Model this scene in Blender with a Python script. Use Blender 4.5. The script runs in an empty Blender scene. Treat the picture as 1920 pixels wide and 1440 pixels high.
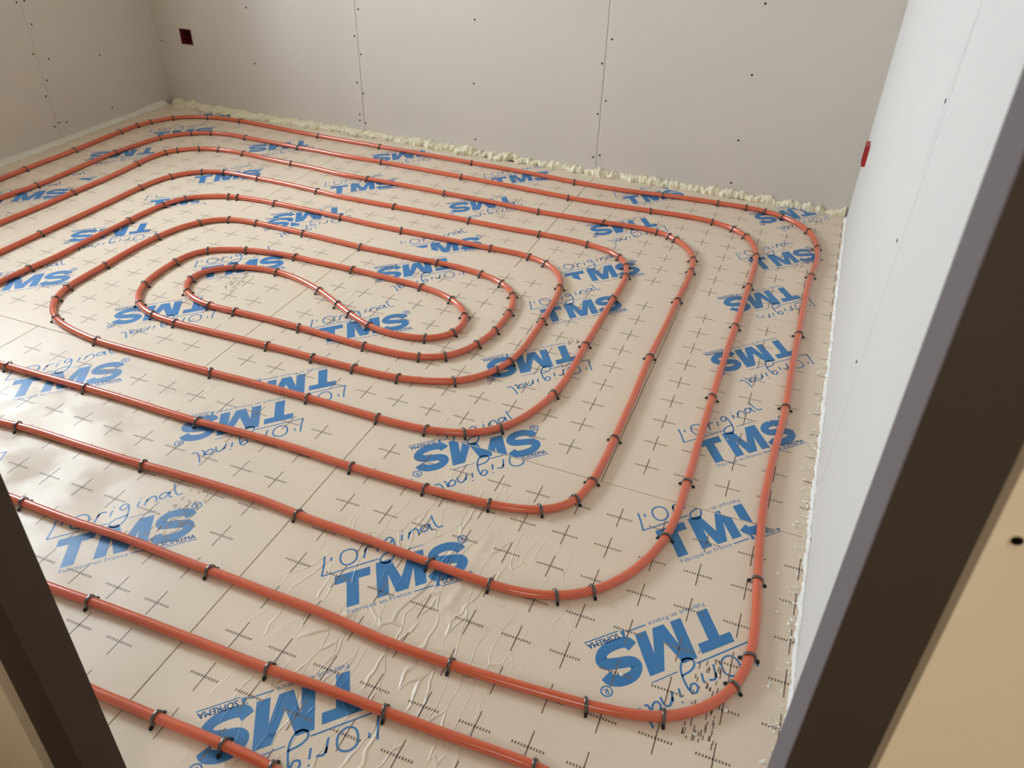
import bpy, bmesh, math, random
from mathutils import Vector, Matrix
random.seed(7)
S = bpy.context.scene
COL = S.collection

# ------------------------------------------------------------------ camera
U = 0.1                                             # one printed grid step on the panels = 10 cm
CAM = Vector((0.32028, -1.21696, 1.28508))
RT = Vector((0.92938, 0.36836, 0.02387)); DN = Vector((0.22986, -0.52692, -0.81824)); FW = Vector((-0.28883, 0.76594, -0.57438))
cd = bpy.data.cameras.new('camera'); cam = bpy.data.objects.new('camera', cd); COL.objects.link(cam)
m = Matrix((RT, -DN, -FW)).transposed().to_4x4(); m.translation = CAM
cam.matrix_world = m
cd.sensor_fit = 'HORIZONTAL'; cd.sensor_width = 36.0; cd.lens = 1469.84 / 1920 * 36.0; cd.clip_start = 0.02
cd.dof.use_dof = True; cd.dof.focus_distance = 2.3; cd.dof.aperture_fstop = cd.lens / 2.4
S.camera = cam

# ------------------------------------------------------------------ light and exposure
W = bpy.data.worlds.new('sky'); S.world = W; W.use_nodes = True
bg = W.node_tree.nodes['Background']
bg.inputs[0].default_value = (0.86, 1.0, 1.12, 1); bg.inputs[1].default_value = 45.0
WIN = dict(y0=0.25, y1=1.25, z0=1.02, z1=2.22)      # the window in the left wall, outside the frame
pl = bpy.data.lights.new('daylight_portal', 'AREA'); pl.shape = 'RECTANGLE'
pl.size = WIN['z1'] - WIN['z0']; pl.size_y = WIN['y1'] - WIN['y0']; pl.cycles.is_portal = True
po = bpy.data.objects.new('daylight_portal', pl); COL.objects.link(po)
po.location = (-3.59, (WIN['y0'] + WIN['y1']) / 2, (WIN['z0'] + WIN['z1']) / 2); po.rotation_euler = (0, -math.pi / 2, 0)
hl = bpy.data.lights.new('hall_fill_light', 'POINT'); hl.energy = 27.0; hl.color = (1.0, 0.95, 0.86); hl.shadow_soft_size = 0.40
ho = bpy.data.objects.new('hall_fill_light', hl); COL.objects.link(ho); ho.location = (0.15, -1.95, 1.15)  # added unseen light behind the camera, brightens the hall side boards
S.view_settings.view_transform = 'Standard'; S.view_settings.look = 'None'
S.view_settings.exposure = 0.0; S.view_settings.gamma = 1.0; S.view_settings.use_curve_mapping = False
S.cycles.max_bounces = 16; S.cycles.diffuse_bounces = 8; S.cycles.use_denoising = True

# ------------------------------------------------------------------ traced plan data, in grid steps
PIPE=[(-1.00,-9.60),(-1.00,-8.70),(-1.30,-7.80),(-1.90,-7.20),(-2.89,-7.02),(-3.26,-7.01),(-3.79,-7.02),(-4.34,-7.02),(-5.12,-7.06),(-5.86,-7.05),(-6.47,-7.08),(-9.00,-7.05),(-14.00,-7.05),(-20.00,-7.05),(-25.00,-7.05),(-27.30,-7.00),(-28.50,-6.50),(-29.10,-5.40),(-29.30,-4.00),(-29.30,0.00),(-29.30,5.00),(-29.25,8.00),(-29.20,10.31),(-29.27,11.74),(-29.29,13.02),(-29.29,14.30),(-29.40,15.93),(-29.46,17.55),(-29.47,18.66),(-29.32,19.44),(-28.81,20.39),(-28.14,20.97),(-27.19,21.36),(-26.20,21.57),(-25.19,21.58),(-22.84,21.41),(-20.26,21.24),(-16.68,21.13),(-14.06,21.06),(-11.54,20.97),(-8.76,20.85),(-6.39,20.65),(-4.08,20.62),(-2.40,20.79),(-1.61,20.91),(-0.07,20.92),(1.05,20.97),(1.94,20.86),(2.70,20.59),(3.31,20.11),(3.81,19.53),(4.06,18.85),(4.19,18.06),(4.29,17.22),(4.24,16.22),(4.15,15.44),(4.11,13.52),(4.11,11.10),(4.10,8.79),(4.13,6.71),(4.10,5.84),(4.05,4.78),(4.03,3.81),(4.02,2.97),(4.03,2.33),(4.07,1.73),(4.14,0.89),(4.18,0.26),(4.24,-0.27),(4.30,-0.83),(4.33,-1.37),(4.33,-1.76),(4.27,-2.25),(4.12,-2.67),(3.94,-2.96),(3.71,-3.22),(3.49,-3.42),(3.04,-3.70),(2.65,-3.81),(2.22,-3.88),(1.71,-3.95),(1.12,-3.99),(0.45,-4.05),(-0.24,-4.10),(-0.88,-4.12),(-1.68,-4.14),(-2.45,-4.14),(-3.81,-4.01),(-4.63,-4.04),(-5.51,-4.01),(-6.45,-4.00),(-7.32,-4.01),(-8.31,-3.96),(-9.28,-3.98),(-10.14,-4.03),(-11.62,-4.00),(-14.00,-4.00),(-18.00,-4.00),(-22.00,-4.00),(-23.60,-3.85),(-24.70,-3.20),(-25.20,-2.10),(-25.30,-0.50),(-25.30,3.00),(-25.30,5.50),(-25.31,7.00),(-25.24,8.58),(-25.25,10.46),(-25.24,12.30),(-25.40,14.27),(-25.48,15.38),(-25.37,16.08),(-25.06,16.57),(-24.56,16.98),(-24.22,17.20),(-23.37,17.44),(-22.07,17.49),(-20.55,17.34),(-19.12,17.27),(-17.75,17.22),(-16.31,17.02),(-15.01,17.07),(-13.00,17.06),(-11.08,17.00),(-8.89,16.92),(-6.89,16.80),(-5.31,16.82),(-3.96,16.85),(-2.75,16.99),(-1.79,16.91),(-1.13,16.66),(-0.64,16.16),(-0.21,15.68),(0.03,14.95),(0.10,13.96),(0.15,13.01),(0.11,12.14),(0.09,11.52),(0.11,10.17),(0.09,8.97),(0.06,7.80),(0.10,6.64),(0.13,5.51),(0.13,4.54),(0.14,3.56),(0.14,2.79),(0.11,2.13),(0.07,1.66),(0.01,1.13),(-0.14,0.78),(-0.39,0.51),(-0.66,0.40),(-1.20,0.20),(-1.96,0.10),(-2.70,0.04),(-3.42,0.00),(-4.32,-0.01),(-5.05,-0.01),(-5.56,-0.02),(-5.79,-0.01),(-6.96,0.05),(-8.02,0.05),(-9.09,0.02),(-10.08,-0.04),(-11.33,-0.04),(-12.56,-0.01),(-13.97,-0.03),(-15.02,-0.07),(-16.01,-0.07),(-16.71,-0.08),(-16.99,-0.10),(-18.60,-0.05),(-19.80,0.12),(-20.70,0.75),(-21.10,1.70),(-21.22,3.51),(-21.17,4.60),(-21.02,5.71),(-21.11,6.81),(-21.06,8.05),(-21.07,9.15),(-21.08,9.91),(-21.02,10.85),(-20.90,11.42),(-20.70,11.94),(-20.27,12.30),(-19.78,12.59),(-19.12,12.90),(-18.76,12.91),(-17.95,13.02),(-17.03,13.02),(-15.50,13.00),(-13.95,12.92),(-12.50,12.82),(-11.06,12.79),(-9.75,12.79),(-8.23,12.75),(-7.14,12.77),(-6.36,12.79),(-5.64,12.75),(-5.22,12.57),(-4.79,12.41),(-4.32,12.04),(-3.96,11.45),(-3.78,10.74),(-3.66,9.64),(-3.61,8.46),(-3.58,7.58),(-3.57,6.63),(-3.64,5.91),(-3.87,5.25),(-4.22,4.75),(-4.68,4.30),(-5.48,4.00),(-6.28,3.80),(-6.94,3.75),(-7.62,3.76),(-8.11,3.74),(-9.13,3.74),(-9.96,3.77),(-10.71,3.76),(-11.66,3.75),(-12.96,3.72),(-14.04,3.71),(-14.97,3.78),(-15.71,4.00),(-16.12,4.27),(-16.56,4.80),(-16.82,5.37),(-16.95,6.18),(-17.00,6.99),(-16.94,7.89),(-16.55,8.39),(-15.37,8.90),(-14.55,9.06),(-13.40,9.17),(-12.47,9.12),(-11.43,9.13),(-10.90,9.14),(-10.13,9.11),(-9.26,9.06),(-8.27,9.01),(-7.82,8.93),(-7.22,8.78),(-6.63,8.51),(-6.20,8.12),(-5.90,7.75),(-5.78,7.20),(-5.83,6.64),(-6.12,6.23),(-6.54,5.99),(-7.21,5.86),(-7.88,5.85),(-8.45,5.95),(-8.95,6.15),(-9.44,6.42),(-9.99,6.68),(-10.55,7.03),(-11.26,7.38),(-12.30,7.77),(-13.27,7.92),(-14.14,7.87),(-14.90,7.59),(-15.29,7.30),(-15.60,6.94),(-15.75,6.43),(-15.65,6.04),(-15.36,5.61),(-14.98,5.31),(-14.44,5.09),(-13.88,5.01),(-12.80,5.05),(-11.66,5.07),(-10.54,5.03),(-9.65,5.01),(-8.85,4.93),(-7.97,4.91),(-7.00,4.91),(-6.27,4.98),(-5.88,5.14),(-5.46,5.37),(-5.15,5.83),(-4.95,6.35),(-4.86,6.62),(-4.76,7.23),(-4.74,7.84),(-4.76,8.44),(-4.84,9.11),(-5.04,9.69),(-5.26,10.01),(-5.65,10.33),(-6.14,10.54),(-6.69,10.71),(-7.50,10.83),(-8.44,10.87),(-9.35,10.82),(-10.24,10.86),(-11.62,10.84),(-12.53,10.90),(-14.25,11.00),(-15.33,11.05),(-16.50,11.07),(-17.61,10.97),(-18.09,10.71),(-18.48,10.25),(-18.89,9.41),(-19.05,8.35),(-19.10,7.31),(-19.03,6.38),(-19.00,5.85),(-18.99,4.89),(-18.93,4.08),(-18.80,3.66),(-18.55,3.18),(-18.19,2.78),(-17.64,2.41),(-16.94,2.19),(-16.22,2.05),(-15.48,1.93),(-14.73,1.93),(-13.74,1.94),(-12.45,1.94),(-11.32,1.94),(-10.01,1.98),(-9.13,1.99),(-8.20,1.98),(-7.60,2.02),(-7.01,1.96),(-6.47,1.98),(-5.86,1.95),(-5.18,1.95),(-4.50,2.00),(-3.97,2.11),(-3.46,2.27),(-3.08,2.49),(-2.74,2.76),(-2.58,2.99),(-2.35,3.43),(-2.11,4.18),(-1.93,4.84),(-1.87,5.58),(-1.87,6.58),(-1.92,7.63),(-1.91,8.55),(-1.91,9.53),(-1.92,10.75),(-1.89,11.66),(-1.93,12.66),(-2.15,13.48),(-2.44,14.07),(-2.88,14.29),(-3.35,14.50),(-3.99,14.63),(-4.92,14.74),(-6.09,14.74),(-7.58,14.71),(-8.91,14.76),(-10.58,14.78),(-12.34,14.78),(-14.91,14.76),(-16.14,14.89),(-17.78,15.04),(-19.28,15.07),(-20.35,15.10),(-21.19,15.07),(-22.01,14.76),(-22.60,14.28),(-22.95,13.67),(-23.14,13.01),(-23.19,12.10),(-23.14,10.17),(-23.11,8.49),(-23.14,6.92),(-23.14,5.14),(-23.15,3.00),(-23.15,1.00),(-23.10,-0.20),(-22.70,-1.20),(-21.80,-1.90),(-20.40,-2.08),(-18.00,-2.08),(-16.00,-2.08),(-14.68,-2.07),(-14.15,-1.97),(-13.60,-1.95),(-12.41,-1.96),(-11.27,-1.95),(-10.29,-1.93),(-9.16,-1.87),(-8.15,-1.84),(-7.15,-1.82),(-6.16,-1.85),(-5.67,-1.93),(-4.93,-1.93),(-4.61,-1.92),(-3.92,-1.95),(-3.23,-2.00),(-2.47,-2.03),(-1.64,-2.06),(-0.90,-2.08),(-0.51,-2.07),(-0.14,-2.02),(0.33,-1.89),(0.75,-1.69),(1.12,-1.41),(1.38,-1.12),(1.60,-0.80),(1.83,-0.35),(2.00,0.10),(2.14,0.62),(2.21,1.12),(2.22,1.56),(2.21,2.54),(2.22,2.82),(2.20,3.60),(2.18,4.44),(2.18,5.34),(2.17,6.35),(2.16,7.15),(2.16,8.77),(2.18,10.55),(2.19,11.86),(2.20,13.72),(2.19,14.98),(2.15,16.08),(1.93,17.25),(1.61,17.91),(0.97,18.46),(0.05,18.85),(-1.20,18.93),(-2.46,18.86),(-4.36,18.77),(-6.19,18.79),(-8.82,18.98),(-11.38,19.10),(-13.38,19.17),(-15.52,19.25),(-17.65,19.20),(-18.91,19.30),(-20.11,19.30),(-21.70,19.36),(-23.41,19.45),(-24.37,19.52),(-25.31,19.32),(-26.13,18.85),(-26.72,18.31),(-27.13,17.58),(-27.25,16.38),(-27.39,14.94),(-27.33,12.66),(-27.20,10.49),(-27.42,8.80),(-27.35,6.00),(-27.35,2.00),(-27.35,-2.00),(-27.30,-3.60),(-26.80,-4.80),(-25.80,-5.40),(-24.40,-5.60),(-20.00,-5.60),(-15.00,-5.60),(-11.00,-5.60),(-9.12,-5.61),(-8.23,-5.56),(-7.30,-5.54),(-6.44,-5.53),(-5.71,-5.51),(-4.78,-5.51),(-3.99,-5.51),(-3.25,-5.47),(-2.44,-5.44),(-1.61,-5.44),(-0.67,-5.42),(0.32,-5.39),(1.17,-5.33),(1.42,-5.33),(2.10,-5.50),(2.60,-6.00),(2.50,-6.80),(1.70,-7.30),(0.90,-7.60),(0.45,-8.30),(0.40,-9.60)]
CLIPS=[(-29.27,11.74),(-29.35,14.36),(-29.50,17.53),(-29.48,18.65),(-29.32,19.44),(-28.84,20.44),(-27.22,21.42),(-25.22,21.60),(-20.26,21.24),(-27.22,10.50),(-27.44,14.94),(-27.13,17.58),(-26.13,18.85),(-25.29,19.33),(-23.41,19.45),(-20.14,19.34),(-25.28,10.49),(-25.40,14.30),(-25.35,16.06),(-25.02,16.53),(-24.21,17.18),(-23.34,17.40),(-22.03,17.46),(-19.12,17.27),(-23.19,6.89),(-23.19,12.15),(-22.94,13.68),(-22.05,14.74),(-21.18,15.03),(-19.29,15.11),(-16.16,14.95),(-21.10,9.13),(-21.06,10.93),(-20.73,11.97),(-19.09,12.87),(-18.79,12.92),(-17.01,13.03),(-13.87,12.86),(-19.04,8.39),(-18.52,10.27),(-17.57,10.95),(-16.52,11.09),(-14.25,11.03),(-16.54,8.40),(-15.37,8.90),(-16.68,21.13),(-11.56,21.01),(-6.39,20.72),(-2.41,20.83),(-15.51,19.26),(-11.38,19.10),(-6.19,18.79),(-2.46,18.86),(-15.00,17.07),(-11.08,17.00),(-6.87,16.81),(-3.98,16.91),(-1.77,16.91),(-1.15,16.74),(-0.85,16.51),(-12.34,14.83),(-8.91,14.82),(-6.07,14.72),(-4.00,14.66),(-2.57,14.18),(-11.09,12.78),(-7.14,12.72),(-5.62,12.79),(-11.62,10.84),(-0.07,20.92),(1.05,20.95),(1.95,20.84),(2.68,20.58),(3.79,19.56),(4.16,18.06),(0.03,18.84),(0.97,18.46),(1.61,17.91),(2.06,16.29),(-21.26,4.65),(-19.03,5.81),(-18.92,4.04),(-18.65,3.27),(-17.64,2.41),(-15.44,1.89),(-11.29,1.90),(-8.18,1.94),(-17.05,7.05),(-16.85,5.36),(-16.06,4.21),(-15.00,3.83),(-14.05,3.76),(-10.70,3.79),(-9.14,3.75),(-15.71,6.30),(-14.90,7.59),(-13.30,7.90),(-11.23,7.40),(-10.13,6.85),(-15.07,5.36),(-13.88,5.01),(-12.81,5.07),(-10.51,5.04),(-13.40,9.01),(-16.73,-0.06),(-13.93,-0.06),(-10.05,-0.07),(-14.15,-1.97),(-10.22,-2.01),(-11.65,-3.99),(-9.47,6.47),(-8.47,6.00),(-6.54,5.99),(-5.87,6.68),(-6.05,7.87),(-6.77,8.52),(-8.25,8.97),(-10.88,9.10),(-8.48,10.93),(-6.69,10.74),(-5.67,10.36),(-5.06,9.72),(-4.79,8.47),(-4.79,7.30),(-4.94,6.39),(-5.48,5.36),(-6.27,4.96),(-7.96,4.94),(-7.65,3.82),(-6.28,3.80),(-4.67,4.31),(-3.91,5.33),(-3.73,5.92),(-3.65,8.50),(-3.78,10.78),(-4.79,12.41),(-2.16,13.48),(-1.96,12.62),(-1.93,10.77),(-1.92,7.66),(-1.97,4.87),(-2.72,2.77),(-3.41,2.23),(-4.46,1.98),(-5.86,1.95),(0.08,11.58),(0.06,7.80),(0.09,3.62),(0.08,1.73),(-0.02,1.09),(-0.68,0.42),(-1.94,0.07),(-3.42,0.00),(-5.52,0.00),(0.01,14.95),(0.10,13.91),(2.20,13.72),(2.18,10.57),(2.17,6.38),(2.20,2.57),(4.15,15.44),(4.09,11.09),(4.12,6.75),(-6.49,-4.02),(-5.66,-1.91),(-8.20,-5.54),(-3.99,-5.48),(-5.07,-7.11),(-3.77,-7.03),(-2.83,-7.01),(2.14,0.62),(1.14,-1.50),(0.36,-1.95),(-0.92,-2.04),(-2.46,-2.03),(-0.90,-4.11),(1.72,-3.97),(3.05,-3.74),(-1.56,-5.49),(1.19,-5.30),(4.17,0.26),(4.29,-1.77),(4.15,-2.67)]
FLAKES=[(2.12, -3.06, 0.0045, 'white foam flake lying on the S of the large nearest inverted logo'), (4.05, -3.05, 0.006, 'pointed white foam flake in the front right corner outside the pipe bend'), (0.7, 7.59, 0.0038, 'pinkish white flake between the right pipe runs'), (-7.06, 5.27, 0.0035, 'white flake between pipe runs at the front of the inner spiral'), (3.62, -3.71, 0.003, 'small white flake near the doorway below the outer pipe bend'), (-2.79, 4.3, 0.003, 'white flake beside the logo inside the front right pipe bend')]

# ------------------------------------------------------------------ helpers
class MB:
    def __init__(s): s.v = []; s.f = []; s.m = []; s.sm = []
    def face(s, pts, mi=0, smooth=False):
        n = len(s.v); s.v += [tuple(q) for q in pts]; s.f.append(tuple(range(n, n + len(pts)))); s.m.append(mi); s.sm.append(smooth)
    def box(s, a, b, mi=0):
        x0, y0, z0 = a; x1, y1, z1 = b
        n = len(s.v)
        s.v += [(x0,y0,z0),(x1,y0,z0),(x1,y1,z0),(x0,y1,z0),(x0,y0,z1),(x1,y0,z1),(x1,y1,z1),(x0,y1,z1)]
        for q in ((3,2,1,0),(4,5,6,7),(0,1,5,4),(1,2,6,5),(2,3,7,6),(3,0,4,7)):
            s.f.append(tuple(n + i for i in q)); s.m.append(mi); s.sm.append(False)
    def grid(s, rows, mi=0, smooth=True, closed=False):
        n = len(s.v); c = len(rows[0])
        for r in rows: s.v += [tuple(q) for q in r]
        for i in range(len(rows) - 1):
            for j in range(c if closed else c - 1):
                k = (j + 1) % c
                s.f.append((n+i*c+j, n+i*c+k, n+(i+1)*c+k, n+(i+1)*c+j)); s.m.append(mi); s.sm.append(smooth)
    def build(s, name, mats, parent=None, loc=(0,0,0), recalc=True):
        me = bpy.data.meshes.new(name); me.from_pydata(s.v, [], s.f)
        for mm in (mats if isinstance(mats, (list, tuple)) else [mats]): me.materials.append(mm)
        me.polygons.foreach_set('material_index', s.m); me.polygons.foreach_set('use_smooth', s.sm)
        if recalc:
            b = bmesh.new(); b.from_mesh(me); bmesh.ops.recalc_face_normals(b, faces=b.faces); b.to_mesh(me); b.free()
        me.update()
        o = bpy.data.objects.new(name, me); COL.objects.link(o); o.location = loc
        if parent: o.parent = parent
        return o
def tag(o, label, cat, group=None, kind=None):
    if label: o['label'] = label
    if cat: o['category'] = cat
    if group: o['group'] = group
    if kind: o['kind'] = kind
    return o
def empty(name, loc=(0, 0, 0), rz=0.0):
    o = bpy.data.objects.new(name, None); COL.objects.link(o); o.location = loc; o.rotation_euler = (0, 0, rz); o.empty_display_size = 0.02
    return o
def struct(o, label=None):
    o['kind'] = 'structure'
    if label: o['label'] = label
    return o

def srgb(r, g, b):
    f = lambda c: (c / 255 / 12.92) if c <= 10 else ((c / 255 + 0.055) / 1.055) ** 2.4
    return (f(r), f(g), f(b), 1)
def mat(name, col, rough=0.6, spec=0.5, noise=None, bump=None, metal=0.0, coat=0.0):
    mt = bpy.data.materials.new(name); mt.use_nodes = True
    N = mt.node_tree.nodes; L = mt.node_tree.links; b = N['Principled BSDF']
    b.inputs['Base Color'].default_value = col; b.inputs['Roughness'].default_value = rough
    b.inputs['Specular IOR Level'].default_value = spec; b.inputs['Metallic'].default_value = metal
    b.inputs['Coat Weight'].default_value = coat; b.inputs['Coat Roughness'].default_value = 0.12
    geo = N.new('ShaderNodeNewGeometry')
    if noise:
        sc, amt = noise
        t = N.new('ShaderNodeTexNoise'); t.inputs['Scale'].default_value = sc; t.inputs['Detail'].default_value = 4
        L.new(geo.outputs['Position'], t.inputs['Vector'])
        r = N.new('ShaderNodeMapRange'); r.inputs[3].default_value = 1 - amt; r.inputs[4].default_value = 1 + amt
        L.new(t.outputs['Fac'], r.inputs[0])
        mx = N.new('ShaderNodeVectorMath'); mx.operation = 'SCALE'; mx.inputs[0].default_value = col[:3]
        L.new(r.outputs[0], mx.inputs['Scale']); L.new(mx.outputs[0], b.inputs['Base Color'])
    if bump:
        sc, st, di = bump
        t = N.new('ShaderNodeTexNoise'); t.inputs['Scale'].default_value = sc; t.inputs['Detail'].default_value = 5
        L.new(geo.outputs['Position'], t.inputs['Vector'])
        bp = N.new('ShaderNodeBump'); bp.inputs['Strength'].default_value = st; bp.inputs['Distance'].default_value = di
        L.new(t.outputs['Fac'], bp.inputs['Height']); L.new(bp.outputs['Normal'], b.inputs['Normal'])
    return mt

def film(name, col, rough):
    """Printed facing film of the panels: soft sheen, shallow waves, creases where it was trodden on."""
    mt = bpy.data.materials.new(name); mt.use_nodes = True
    N = mt.node_tree.nodes; L = mt.node_tree.links; b = N['Principled BSDF']
    b.inputs['Base Color'].default_value = col; b.inputs['Specular IOR Level'].default_value = 0.52
    geo = N.new('ShaderNodeNewGeometry'); P = geo.outputs['Position']
    def math_(op, a, c=None):
        n = N.new('ShaderNodeMath'); n.operation = op
        for k, q in enumerate((a, c)):
            if q is None: continue
            if isinstance(q, (int, float)): n.inputs[k].default_value = q
            else: L.new(q, n.inputs[k])
        return n.outputs[0]
    def noise(scale, detail=3):
        t = N.new('ShaderNodeTexNoise'); t.inputs['Scale'].default_value = scale; t.inputs['Detail'].default_value = detail
        L.new(P, t.inputs['Vector']); return t
    def mrange(v, a, c, lo=0.0, hi=1.0):
        r = N.new('ShaderNodeMapRange'); r.interpolation_type = 'SMOOTHSTEP'
        r.inputs[1].default_value = a; r.inputs[2].default_value = c; r.inputs[3].default_value = lo; r.inputs[4].default_value = hi
        L.new(v, r.inputs[0]); return r.outputs[0]
    # creases: edges of stretched, distorted cells
    nd = noise(5.0, 3)
    ds = N.new('ShaderNodeVectorMath'); ds.operation = 'SCALE'; ds.inputs['Scale'].default_value = 0.11
    L.new(nd.outputs['Color'], ds.inputs[0])
    ad = N.new('ShaderNodeVectorMath'); ad.operation = 'ADD'; L.new(P, ad.inputs[0]); L.new(ds.outputs[0], ad.inputs[1])
    mp = N.new('ShaderNodeMapping'); mp.inputs['Scale'].default_value = (24, 5.5, 1); mp.inputs['Rotation'].default_value = (0, 0, 0.22)
    L.new(ad.outputs[0], mp.inputs[0])
    vo = N.new('ShaderNodeTexVoronoi'); vo.feature = 'DISTANCE_TO_EDGE'; vo.inputs['Scale'].default_value = 1.0
    L.new(mp.outputs[0], vo.inputs['Vector'])
    ridge = mrange(vo.outputs['Distance'], 0.0, 0.036, 1.0, 0.0)
    # where the film is creased: a trodden patch near the doorway plus scattered spots
    vd = N.new('ShaderNodeVectorMath'); vd.operation = 'DISTANCE'; vd.inputs[1].default_value = (-0.235, -0.42, 0)
    sq = N.new('ShaderNodeVectorMath'); sq.operation = 'MULTIPLY'; sq.inputs[1].default_value = (1, 0.55, 1); L.new(P, sq.inputs[0])
    vd.inputs[1].default_value = (-0.235, -0.2, 0); L.new(sq.outputs[0], vd.inputs[0])
    patch = mrange(vd.outputs['Value'], 0.10, 0.32, 1.0, 0.0)
    spots = mrange(noise(2.3, 2).outputs['Fac'], 0.56, 0.72, 0.0, 0.35)
    where = math_('MAXIMUM', patch, spots)
    gate = mrange(noise(11.0, 2).outputs['Fac'], 0.36, 0.52)
    crease = math_('MULTIPLY', math_('MULTIPLY', ridge, where), gate)
    soft = math_('MULTIPLY', noise(26.0, 3).outputs['Fac'], math_('ADD', math_('MULTIPLY', where, 0.8), 0.12))
    wave = noise(4.0, 2).outputs['Fac']
    h = math_('ADD', math_('ADD', math_('MULTIPLY', crease, 1.5), math_('MULTIPLY', soft, 0.7)), math_('MULTIPLY', wave, 1.3))
    bp = N.new('ShaderNodeBump'); bp.inputs['Strength'].default_value = 0.55; bp.inputs['Distance'].default_value = 0.0035
    L.new(h, bp.inputs['Height']); L.new(bp.outputs['Normal'], b.inputs['Normal'])
    ro = noise(6.0, 4)
    rr = mrange(ro.outputs['Fac'], 0.3, 0.7, rough + 0.02, rough + 0.18); 
    # dusty trodden stain at the left of the floor
    vs = N.new('ShaderNodeVectorMath'); vs.operation = 'DISTANCE'; vs.inputs[1].default_value = (-1.3, -0.2, 0); L.new(P, vs.inputs[0])
    dirt = math_('MULTIPLY', mrange(vs.outputs['Value'], 0.15, 0.75, 1.0, 0.0), mrange(noise(9.0, 6).outputs['Fac'], 0.45, 0.66))
    L.new(math_('ADD', rr, math_('MULTIPLY', dirt, 0.16)), b.inputs['Roughness'])
    mx = N.new('ShaderNodeMix'); mx.data_type = 'RGBA'; mx.inputs[6].default_value = col; mx.inputs[7].default_value = srgb(172, 150, 128)
    L.new(math_('MULTIPLY', dirt, 0.22), mx.inputs[0]); L.new(mx.outputs[2], b.inputs['Base Color'])
    return mt

M = {}
M['film'] = film('tan_film', srgb(221, 204, 182), 0.34)
M['blue'] = film('blue_print', srgb(54, 118, 172), 0.36)
M['dark'] = film('brown_print', srgb(116, 98, 84), 0.40)
M['foamcore'] = mat('panel_foam', srgb(190, 165, 115), 0.9, 0.2)
M['pipe'] = mat('orange_pipe', srgb(207, 95, 62), 0.30, 0.5, noise=(9.0, 0.06), coat=0.8)
M['clip'] = mat('black_plastic', srgb(30, 24, 22), 0.33, 1.0, coat=1.0)
M['clip'].node_tree.nodes['Principled BSDF'].inputs['IOR'].default_value = 1.55
M['barb'] = mat('matte_black_plastic', srgb(26, 21, 19), 0.6, 0.3)
M['board'] = mat('plasterboard', srgb(206, 199, 189), 0.8, 0.25, noise=(2.5, 0.02))
M['white'] = mat('pale_plasterboard', srgb(214, 211, 207), 0.8, 0.25, noise=(2.0, 0.012))
M['beige'] = mat('beige_plasterboard', srgb(229, 210, 180), 0.8, 0.25, noise=(30, 0.03))
M['core'] = mat('wall_core', srgb(150, 135, 112), 0.9, 0.2)
M['ceil'] = mat('ceiling_board', srgb(172, 160, 144), 0.9, 0.2)
M['screw'] = mat('black_screw', srgb(40, 34, 30), 0.5, 0.5)
M['shaded_red'] = mat('shaded_red_plastic', srgb(104, 34, 38), 0.45, 0.4)  # red plastic with the shadow on the back box put into its colour
M['red'] = mat('red_plastic', srgb(170, 30, 28), 0.4, 0.5)
M['foam'] = mat('cream_foam', srgb(238, 229, 200), 0.85, 0.3, noise=(60, 0.06), bump=(120, 0.8, 0.006))
M['foamw'] = mat('white_foam', srgb(240, 239, 233), 0.85, 0.3, bump=(120, 0.7, 0.004))
M['foamg'] = mat('pale_foam', srgb(226, 224, 210), 0.85, 0.3, noise=(50, 0.04), bump=(90, 0.5, 0.004))
M['greytrim'] = mat('matte_grey', srgb(118, 110, 112), 0.8, 0.2)  # grey of the right rail's inner face and the wall crack
M['browntrim'] = mat('dark_brown_rail', srgb(66, 54, 42), 0.6, 0.3, noise=(14, 0.10))
M['stud'] = mat('zinc_stud', srgb(150, 146, 138), 0.5, 0.5)
M['slab'] = mat('concrete_slab', srgb(140, 134, 126), 0.9, 0.2)
M['frame'] = mat('window_frame_white', srgb(228, 228, 226), 0.4, 0.5)

# ------------------------------------------------------------------ room shell
XL, XR, ZC = -3.12, 0.515, 2.5
KB, BD = -0.0288858, 2.2198762                       # back wall:  y = BD + KB * x
YF = CAM.y + 0.400                                   # room face of the doorway wall
YS = CAM.y + 0.344                                   # hall side flange of the door rails
YN = CAM.y + 0.331                                   # hall face of the doorway wall
def yb(x): return BD + KB * x

b = MB(); b.box((-3.65, YF, -0.20), (0.9, 2.6, -0.045)); struct(b.build('floor', M['slab']))
b = MB(); b.box((-3.65, YN, ZC), (0.9, 2.6, ZC + 0.1)); struct(b.build('ceiling', M['ceil']))

def screw_dots(parent, pts, axis, mtl):
    """Countersunk black drywall screws: a slotted low dome in the face of a board."""
    for (u, v, w) in pts:
        s = MB(); n = 10
        for r0, r1, d0, d1 in ((0.0046, 0.0036, 0.0004, 0.0011), (0.0036, 0.0014, 0.0011, 0.0003)):
            A = []; Bq = []
            for i in range(n):
                a = 2 * math.pi * i / n; c, q = math.cos(a), math.sin(a)
                A.append((r0*c, r0*q, d0)); Bq.append((r1*c, r1*q, d1))
            s.grid([A, Bq], 0, True, True)
        s.face([(0.0014*math.cos(2*math.pi*i/n), 0.0014*math.sin(2*math.pi*i/n), 0.0003) for i in range(n)])
        o = s.build('screw', mtl); o.parent = parent
        o.rotation_euler = {'-y': (math.pi/2, 0, 0), '+x': (0, math.pi/2, 0), '-x': (0, -math.pi/2, 0)}[axis]
        o.location = (u, v, w)

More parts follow.
